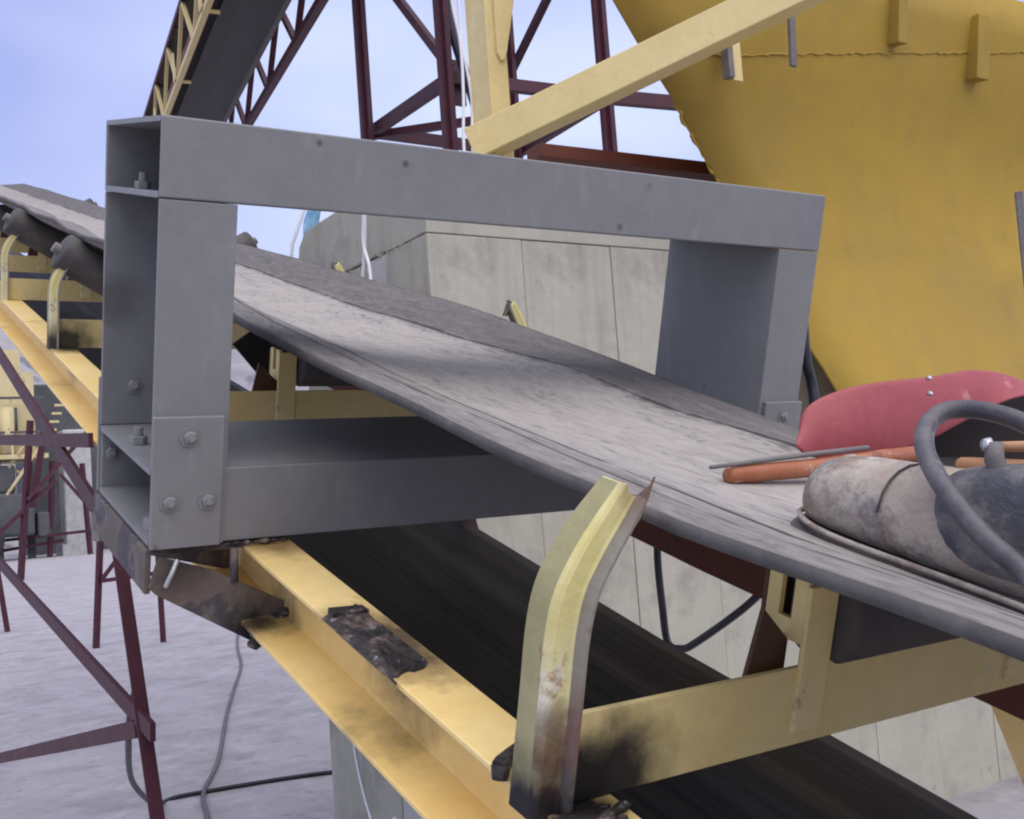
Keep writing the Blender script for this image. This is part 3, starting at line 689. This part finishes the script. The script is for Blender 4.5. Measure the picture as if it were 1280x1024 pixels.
def nut(p, r, hgt, d, name='nut'):
    q = K(*p); MB().tube([q, q + d * hgt], r, 6).tube([q + d * hgt, q + d * (hgt + .012)], r * .5, 10).build(name, 'bolt', t, bevel=.0008)
nut((.155, .022, -.4362), .013, .012, KW); nut((.055, .022, -.53), .016, .017, KW); nut((.04, .024, -.0898), .011, .010, KW); nut((.2, .03, -.0898), .011, .010, KW)
MB().cyl(K(.055, .022, -.515), K(.055, .022, -.444), .007, 12).build('bolt_shank', 'bolt', t)

# ------------------------------------------------------------------ hopper lugs and small fittings (placed on the sheet)
hop = [o for o in COL.objects if o.name == 'feed_hopper'][0]
dg = bpy.context.evaluated_depsgraph_get()
def sheet_y(x, z):                   # y of the front sheet at x, z (interpolated from its rows)
    tab = sorted((p[2] + 0.10 * (x - p[0]) / wd, p[1] - 0.012 * math.sin((x - p[0]) / wd * 9 + p[2] * 2) * (x - p[0]) / wd) for p, wd in rows)
    return lerp(tab, z)
mb = MB(); pts = []
for k in range(140):
    x = 2.33 + k * 0.024; z = 2.895 + 0.152 * (x - 2.33) + random.uniform(-.0045, .0045)
    pts.append(V((x, sheet_y(x, z) - 0.011, z)))
MB().tube(pts, [random.uniform(.002, .005) for _ in pts], 5).build('weld_seam', 'hopper', hop)
mb = MB(); pts = []
for k in range(4, 10):
    a, b = V(EDGE[k]), V(EDGE[k + 1])
    for q in range(9): pts.append(a + (b - a) * (q / 9) + V((random.uniform(-.010, .006), random.uniform(-.004, .004), random.uniform(-.004, .004))))
MB().tube(pts, [random.uniform(.003, .009) for _ in pts], 5).build('cut_edge', 'hopper', hop)
for x, z, w_, hh, m in ((3.36, 3.22, .055, .30, 'hopper'), (3.91, 3.145, .085, .27, 'hopper')):
    y = sheet_y(x, z)
    MB().hexa([(x - w_ / 2, y - .035, z - hh / 2), (x + w_ / 2, y - .035, z - hh / 2), (x + w_ / 2, y + .08, z - hh / 2 + .02), (x - w_ / 2, y + .08, z - hh / 2 + .02),
               (x - w_ / 2, y - .075, z + hh / 2), (x + w_ / 2, y - .075, z + hh / 2), (x + w_ / 2, y + .04, z + hh / 2), (x - w_ / 2, y + .04, z + hh / 2)]).build('lug', m, hop, bevel=.004)
tag(MB().bar((2.505, 1.22, 2.97), (2.49, 1.22, 2.77), .028, .012, (0, 1, 0)).build('hanger_strip', 'steel'), 'flat grey steel strip hanging from the slanting yellow beam', 'strip')
th_ = thing('clip_bracket', 'small yellow folded clip with a dark side on the hopper sheet below the slanting beam', 'bracket', (2.44, 1.5, 2.80))
MB().box(2.412, 2.437, 1.44, 1.475, 2.805, 2.93).build('dark_block', 'steel', th_); MB().box(2.439, 2.485, 1.45, 1.456, 2.80, 2.95).build('clip_plate', 'pale_yellow', th_)
tag(MB().bar(K(-.052, 1.625, .048), K(-.118, 1.63, -.185), .013, .012).build('upright_bar', 'steel'), 'dark steel bar standing in front of the hopper at the right edge', 'bar')

# ------------------------------------------------------------------ cables and wires
tag(MB().tube(smooth_path([K(.24, 1.06, -.66), K(.217, 1.05, -.727), K(.187, 1.05, -.816), K(.16, 1.05, -.878), K(.12, 1.05, -.875), K(.083, 1.05, -.848), K(-.027, 1.05, -.739), K(-.09, 1.05, -.66)]), .0075, 8).build('looped_cable', 'cable', smooth=True),
    'black cable hanging in a loop below the belt in front of the wall', 'cable')
tag(MB().tube(smooth_path([K(.06, 1.19, -.20), K(.033, 1.19, -.296), K(.02, 1.2, -.34), K(.005, 1.2, -.40), K(0, 1.2, -.60)]), .010, 8).build('hanging_hose', 'cable', smooth=True), 'black hose hanging beside the right post of the grey frame', 'hose')
for k, (a, b, lab) in enumerate((((2.0, -.124), (1.99, -.40), 'white wire strand hanging straight down in front of the concrete wall'), ((2.0, -.20), (1.90, -.40), 'white wire strand hanging at a slant in front of the concrete wall'))):
    tag(MB().tube(smooth_path([K(a[0] + .01, 1.2, .02), K(a[0], 1.2, a[1]), K((a[0] + b[0]) / 2, 1.205, (a[1] + b[1]) / 2 + .01), K(b[0], 1.2, b[1])]), .0065, 6).build('hanging_wire', 'white', smooth=True), lab, 'wire', 'white wires in front of the wall')
GP = lambda x, y, z=.012: V((x, y, z))
tag(MB().tube(smooth_path([V((.20, 1.06, 1.10)), V((.19, 1.08, 1.05)), V((.24, 1.37, .90)), V((.49, 2.43, .56)), V((.88, 3.76, .15)), GP(1.06, 4.33), GP(1.15, 4.37), GP(1.33, 4.35), GP(1.6, 4.30), GP(1.87, 4.22), GP(2.4, 4.0)]), [.0045 + .0065 * min(1, i / 34) for i in range(89)], 8).build('ground_cable', 'cable', smooth=True), 'black power cable lying across the pale concrete yard', 'cable')
tag(MB().tube(smooth_path([GP(4.2, 12.5), GP(3.4, 10.2), GP(2.9, 8.6), GP(2.4, 7.3), GP(2.02, 6.3), GP(1.55, 5.0), GP(1.27, 4.35), GP(1.15, 3.9), GP(1.0, 3.4)]), .012, 6).build('grey_cord', 'cord', smooth=True), 'thin grey cord crossing the pale concrete yard towards the camera', 'cord')
tag(MB().tube(smooth_path([V((.36, .40, 1.14)), V((.335, .31, 1.0)), V((.30, .18, .935)), V((.275, .07, .93)), V((.25, .0, .965)), V((.22, -.05, 1.02))]), .003, 6).build('thin_wire', 'white', smooth=True), 'thin white wire looping below the yellow channel at the bottom of the picture', 'wire')

# ------------------------------------------------------------------ welding shield, rod, holder, hose, boot on the belt
t = thing('welding_shield', 'curved red fibre welding shield lying on the belt behind the boot', 'shield', K(-.5, .75, -.35))
PROF = [(0.642, -0.296, 0.613, -0.316), (0.646, -0.282, 0.622, -0.326), (0.658, -0.272, 0.637, -0.332), (0.680, -0.263, 0.661, -0.336), (0.721, -0.253, 0.704, -0.339), (0.773, -0.247, 0.756, -0.339), (0.826, -0.243, 0.808, -0.331), (0.882, -0.241, 0.862, -0.321), (0.923, -0.235, 0.899, -0.306), (0.965, -0.230, 0.939, -0.292), (1.030, -0.233, 0.995, -0.273), (1.101, -0.251, 1.056, -0.259), (1.155, -0.265, 1.106, -0.265)]
mb = MB(); nr = 9
for i, (tv, tw, bv_, bw_) in enumerate(PROF):
    a, b = K(-.46, tv, tw), K(-.49, bv_, bw_)
    wide = max(0, min(1, ((a - b).length - .05) / .04))
    for j in range(nr):
        s = j / (nr - 1)
        mb.v.append(a + (b - a) * s + (-KU * .9 + KW * .25 - KV * .2).normalized() * (math.sin(math.pi * s) * .009 * wide))
for i in range(len(PROF) - 1):
    for j in range(nr - 1): a = i * nr + j; mb.f.append([a, a + 1, a + nr + 1, a + nr])
o = mb.build('shell', 'fibre', t, smooth=True); s_ = o.modifiers.new('solidify', 'SOLIDIFY'); s_.thickness = .004; s_.offset = -1
o.modifiers.new('subsurf', 'SUBSURF').render_levels = 1
MB().plate([K(-0.430, 0.788, -0.359), K(-0.430, 0.921, -0.340), K(-0.430, 1.003, -0.315), K(-0.430, 1.071, -0.291), K(-0.430, 1.181, -0.259), K(-0.430, 1.227, -0.414), K(-0.430, 0.794, -0.388)], KU, .01).build('hollow_shade', 'black_in', t)  # added black plate, paints the shaded hollow under the shell
mb = MB(); mb.hexa([K(-.53, .74, -.362), K(-.60, 1.05, -.378), K(-.44, 1.05, -.37), K(-.44, .72, -.355), K(-.53, .74, -.354), K(-.60, 1.05, -.370), K(-.44, 1.05, -.362), K(-.44, .72, -.349)]); mb.build('hollow_shade', 'black_in', t)  # lower black plate, same painted shade of the hollow
for vv, ww in ((.835, -.238), (.842, -.258)):
    c = K(-.486, vv, ww); MB().tube([c - KU * .002, c - KU * .006, c - KU * .0085], [.0035, .003, .001], 10).build('rivet', 'weldshine', t, smooth=True)
MB().tube([K(-.52, .474, -.338), K(-.52, .477, -.338), K(-.52, .484, -.3375), K(-.521, .60, -.336), K(-.522, .72, -.330), K(-.522, .80, -.327)], [.0065, .0092, .0102, .0105, .0105, .010], 16).build('handle', 'handle', t, smooth=True)
tag(MB().tube([K(-.525, .444, -.326), K(-.52, .55, -.322), K(-.52, .62, -.319), K(-.52, .70, -.316)], [.0022, .003, .003, .003], 8).build('welding_rod', 'steel', smooth=True), 'thin grey welding rod lying above the orange brown handle', 'rod')

t = thing('electrode_holder', 'worn tan gripped electrode holder with grey jaws at the right edge above the boot', 'tool', K(-.85, .43, -.25))
def grip(p, q, r, n='grip'): 
    p, q = V(p), V(q); d = (q - p).normalized()
    return MB().tube([p, p + d * .003, p + d * .012, q], [r * .75, r * .95, r, r * 1.02], 14).build(n, 'wood', t, smooth=True)
grip(K(-.831, .42, -.2485), K(-.905, .43, -.235), .0072); grip(K(-.850, .42, -.229), K(-.90, .43, -.217), .0042); grip(K(-.862, .425, -.254), K(-.91, .43, -.247), .005)
MB().tube([K(-.872, .40, -.219), K(-.874, .40, -.232), K(-.882, .405, -.25), K(-.885, .41, -.264)], [.006, .0075, .0075, .006], 10).build('jaw', 'steel', t, smooth=True)
MB().tube([K(-.868, .398, -.222), K(-.866, .394, -.221)], [.006, .0035], 12).build('screw_head', 'weldshine', t, smooth=True)
MB().tube(smooth_path([K(-.84, .41, -.257), K(-.87, .41, -.2565), K(-.92, .42, -.25)]), .0012, 5).build('brass_wire', 'pale_yellow', t)

hp = smooth_path([K(-0.986, 0.330, -0.308), K(-0.951, 0.335, -0.290), K(-0.921, 0.340, -0.280), K(-0.890, 0.347, -0.266), K(-0.859, 0.358, -0.250), K(-0.827, 0.380, -0.235), K(-0.807, 0.405, -0.222), K(-0.800, 0.430, -0.212), K(-0.809, 0.445, -0.207), K(-0.833, 0.450, -0.205), K(-0.861, 0.455, -0.209), K(-0.892, 0.460, -0.222)])
tag(MB().tube(hp, .0078, 14).build('welding_cable', 'hose', smooth=True), 'thick dusty grey welding cable curled in a loop over the boot', 'cable')

# boot
t = thing('work_boot', 'dusty grey suede work boot resting on the belt at the right edge', 'boot', K(-.85, .40, -.345))
O = K(-.685, .425, -.345)
fd = (K(-1.0, .405, -.345) - O).normalized(); sd_ = KV - fd * KV.dot(fd); sd_.normalize(); ud = fd.cross(sd_); ud = ud if ud.dot(KW) > 0 else -ud
def ring(s, hw, z0, z1, dv=0, n=20, sq=2.6, back=0):
    out = []
    for k in range(n):
        a = 2 * math.pi * k / n; ca, sa = math.cos(a), math.sin(a)
        x = math.copysign(abs(ca) ** (2 / sq), ca) * hw; z = (math.copysign(abs(sa) ** (2 / sq), sa) * .5 + .5)
        x *= 1 - .18 * max(0, z - .5)
        out.append(O + fd * (s + back * z) + sd_ * (x + dv) + ud * (z0 + (z1 - z0) * z))
    return out
mb = MB()
mb.loft([ring(.007, .014, .018, .042, .006), ring(.010, .027, .015, .056, .005), ring(.016, .037, .013, .070, .003), ring(.034, .044, .012, .080, .001), ring(.062, .047, .012, .084, 0), ring(.095, .049, .012, .088, 0),
         ring(.125, .048, .012, .092, 0), ring(.150, .045, .012, .096, 0), ring(.175, .042, .012, .101, 0), ring(.205, .040, .012, .108, 0), ring(.245, .039, .012, .122, 0), ring(.285, .034, .012, .13, 0), ring(.305, .022, .02, .125, 0)])
mb.build('upper', 'suede', t, smooth=True, subsurf=1)
mb = MB(); mb.loft([ring(-.003, .016, 0, .016, .006), ring(.001, .032, 0, .017, .005), ring(.012, .043, 0, .017, .003), ring(.032, .050, 0, .016, .001), ring(.065, .055, 0, .015, 0), ring(.10, .055, 0, .015, 0), ring(.15, .050, 0, .015, 0), ring(.21, .045, 0, .02, 0), ring(.28, .041, 0, .022, 0), ring(.312, .026, 0, .022, 0)])
mb.build('sole', 'sole', t, smooth=True, subsurf=1)
def rim(s): 
    return s
pts = []
for s, hw, dv in ((.26, -.0400, 0), (.20, -.0420, 0), (.14, -.0465, 0), (.095, -.0500, 0), (.062, -.0480, 0), (.036, -.0440, .001), (.018, -.0365, .003), (.009, -.0260, .005), (.006, 0, .006), (.009, .026, .005), (.018, .0365, .003), (.036, .044, .001), (.062, .048, 0)):
    pts.append(O + fd * s + sd_ * (hw + dv) + ud * (.0195 + .004 * max(0, 1 - s / .05)))
MB().tube(smooth_path(pts, 5), .0026, 6).build('welt', 'suede', t, smooth=True)
MB().tube(ring(.118, .0496, .012, .0920, 0)[0:11], .0011, 5).build('stitched_seam', 'sole', t, smooth=True)
# dark quarter and shaft
mb = MB()
mb.loft([ring(.160, .0440, .070, .099, 0), ring(.172, .0450, .030, .103, 0), ring(.19, .0445, .018, .109, 0), ring(.215, .0430, .016, .116, 0), ring(.25, .041, .016, .128, 0), ring(.29, .036, .016, .14, 0), ring(.311, .022, .022, .13, 0)])
mb.build('quarter', 'dark_leather', t, smooth=True, subsurf=1)

# ------------------------------------------------------------------ background plant on the left
t = thing('blue_sheet', 'light blue plastic sheet on a white pole behind the wall end', 'sheet', (3.1, 7.0, 2.5))
MB().tube([(2.90, 7.2, 2.6), (3.02, 7.09, 3.55), (3.15, 6.98, 3.95)], .016, 8).build('pole', 'white', t, smooth=True)
mb = MB(); n = 10
for i in range(n + 1):
    s = i / n
    for q in range(5):
        mb.v.append(V((2.93 + .23 * s + .028 * q + .01 * math.sin(s * 22 + q), 7.18 - .2 * s + .02 * math.sin(s * 17 + q * 2), 2.75 + 1.22 * s - .01 * q)))
for i in range(n):
    for q in range(4): a = i * 5 + q; mb.f.append([a, a + 1, a + 6, a + 5])
o = mb.build('sheet', 'banner', t, smooth=True); o.modifiers.new('solidify', 'SOLIDIFY').thickness = .004

def tree(x, y, z, hgt, label):
    t = thing('tree', label, 'tree', (x, y, z), 'trees beyond the plant')
    MB().tube([(x, y, z), (x + .05, y, z + hgt * .4), (x, y + .1, z + hgt * .75)], [hgt * .035, hgt * .025, hgt * .01], 7).build('trunk', 'bark', t)
    mb = MB()
    for k in range(420):
        a = random.uniform(0, 6.283); r = hgt * .30 * random.random() ** .5; zz = z + hgt * random.uniform(.38, 1.0)
        r *= math.sin(math.pi * min(1, max(.08, (zz - z) / hgt * 1.0 - .25)))
        c = V((x + r * math.cos(a), y + r * math.sin(a), zz)); s = hgt * random.uniform(.02, .05)
        d1 = V((random.gauss(0, 1), random.gauss(0, 1), random.gauss(0, 1))).normalized(); d2 = d1.orthogonal().normalized()
        n0 = len(mb.v); mb.v += [c + d1 * s, c + d2 * s, c - d1 * s, c - d2 * s]; mb.f.append([n0, n0 + 1, n0 + 2, n0 + 3])
    mb.build('crown', 'foliage', t)
tree(14.9, 60.0, 0, 17.2, 'dark round tree just above the belt left of the wall end')

# plant on the far left
t = thing('crusher_plant', 'faded tan crusher with pipes platforms and rails seen left of the yellow channel', 'machine', (7.0, 51, 0))
B = lambda x0, x1, y0, y1, z0, z1, n, m: MB().box(x0, x1, y0, y1, z0, z1).build(n, m, t)
B(5.0, 8.1, 50.6, 53.5, 4.6, 8.2, 'body', 'tan'); B(4.6, 8.5, 50.0, 53.8, 4.35, 4.55, 'platform', 'tan'); B(4.6, 8.4, 50.0, 50.1, 6.95, 7.05, 'rail', 'mach_grey')
B(4.6, 8.4, 50.0, 50.1, 5.45, 5.55, 'rail', 'mach_grey'); B(5.0, 7.6, 50.7, 53.5, 8.2, 9.2, 'hood', 'tan')
MB().cyl((6.9, 50.3, 4.6), (6.9, 50.3, 6.6), .32, 14).build('pipe', 'tan', t, smooth=True)
MB().cyl((7.25, 50.4, 5.6), (7.25, 50.4, 6.6), .12, 10).build('pipe', 'mach_grey', t, smooth=True)
for k in range(6): MB().bar((5.2 + k * .62, 50.05, 4.5), (5.2 + k * .62, 50.05, 5.9 + (k % 2) * .5), .09).build('rail_post', 'tan', t)
for k in range(5): MB().bar((8.35 + k * .1, 50 - k * .1, 5.2 + k * .35), (8.75 + k * .1, 50 - k * .1, 5.2 + k * .35), .1).build('step', 'tan', t)
MB().bar((6.2, 50.5, 1.9), (8.25, 49.8, 5.0), .12).build('ladder_rail', 'tan', t); MB().bar((5.9, 50.9, 2.4), (7.6, 50.2, 5.0), .12).build('ladder_rail', 'tan', t)
for k in range(5): s = k / 5; MB().bar((6.2 + 2.0 * s, 50.5, 2.0 + 3 * s), (5.95 + 1.7 * s, 50.8, 2.4 + 2.6 * s), .09).build('rung', 'tan', t)
for x in (5.3, 6.6, 7.9): MB().bar((x, 51.5, 0), (x, 51.5, 4.4), .3).build('leg', 'mach_grey', t)
t = thing('wheel_loader', 'dark machine with big black tyres parked below the tan crusher', 'loader', (8.0, 50.5, 0))
MB().box(4.8, 7.9, 50.2, 52.6, 1.0, 2.9).build('body', 'mach_grey', t, bevel=.15); MB().box(5.4, 7.2, 50.4, 52.4, 2.9, 4.1).build('cab', 'mach_grey', t, bevel=.1)
MB().box(8.0, 8.6, 50.2, 52.0, .9, 2.0).build('counterweight', 'mach_grey', t, bevel=.1)
for x in (5.6,):
    o = MB().tube([(x, 49.3, .98), (x, 49.35, .98), (x, 49.9, .98), (x, 49.95, .98)], [.75, .95, .95, .75], 22).build('tyre', 'rubber', t)
    MB().cyl((x, 49.25, .98), (x, 49.4, .98), .42, 16).build('hub', 'mach_grey', o)
t = thing('concrete_tank', 'pale grey concrete column standing beyond the red trestles', 'column', (9.75, 51, 0))
MB().box(9.2, 10.4, 50.6, 51.8, -.2, 5.6).build('shaft', 'pillar', t, bevel=.08); MB().box(9.0, 10.6, 50.4, 52.0, -.2, .5).build('footing', 'pillar', t)
tag(MB().box(8.6, 12.2, 56, 60, -.1, 8.3).build('plant_building', 'mach_grey', bevel=.1), 'dark grey shed behind the red trestles left of the grey post', 'building')
MB_ = MB
# red trestles in the yard
def trestle(label, posts, bars, r):
    base = V(posts[0][0]); base.z = 0
    t = thing('yard_trestle', label, 'trestle', base, 'red trestles in the yard')
    for a, b in posts: MB().bar(a, b, r, r).build('post', 'red', t)
    for a, b in bars: MB().bar(a, b, r * .7, r * .8).build('brace', 'red', t)
trestle('thin red trestle post with a short cross strut standing nearest below the grey frame corner',
        [((2.29, 11.7, 0), (2.40, 11.5, 1.9)), ((2.95, 11.4, 0), (2.9, 11.3, 2.2))], [((2.35, 11.58, .74), (2.95, 11.35, .78)), ((2.36, 11.57, .76), (2.9, 11.3, 1.5))], .055)
trestle('dark red trestle post whose foot shows at the far left edge', [((1.87, 15.2, 0), (1.72, 15.2, 1.3)), ((1.0, 15.6, 0), (1.15, 15.5, 1.6))], [((1.8, 15.2, .55), (1.1, 15.5, .75))], .065)
trestle('tall red trestle with crossed braces standing far back left of the channel',
        [((4.31, 30.5, 0), (4.62, 29.95, 4.2)), ((4.62, 30.2, 1.9), (5.0, 29.9, 4.2))],
        [((4.5, 30.1, 2.1), (5.95, 29.6, 3.8)), ((3.6, 30.6, 1.05), (5.2, 29.9, 2.6))], .13)
trestle('farthest red trestle spanning in front of the dark machine and concrete column',
        [((8.45, 50.4, 0), (8.64, 50.04, 4.2)), ((9.95, 49.48, 0), (9.75, 49.4, 4.0))],
        [((6.0, 51.6, .85), (10.4, 49.1, 1.05)), ((6.0, 51.8, .35), (9.0, 50.2, .7)), ((8.9, 49.8, 3.6), (9.95, 49.4, 2.1))], .17)
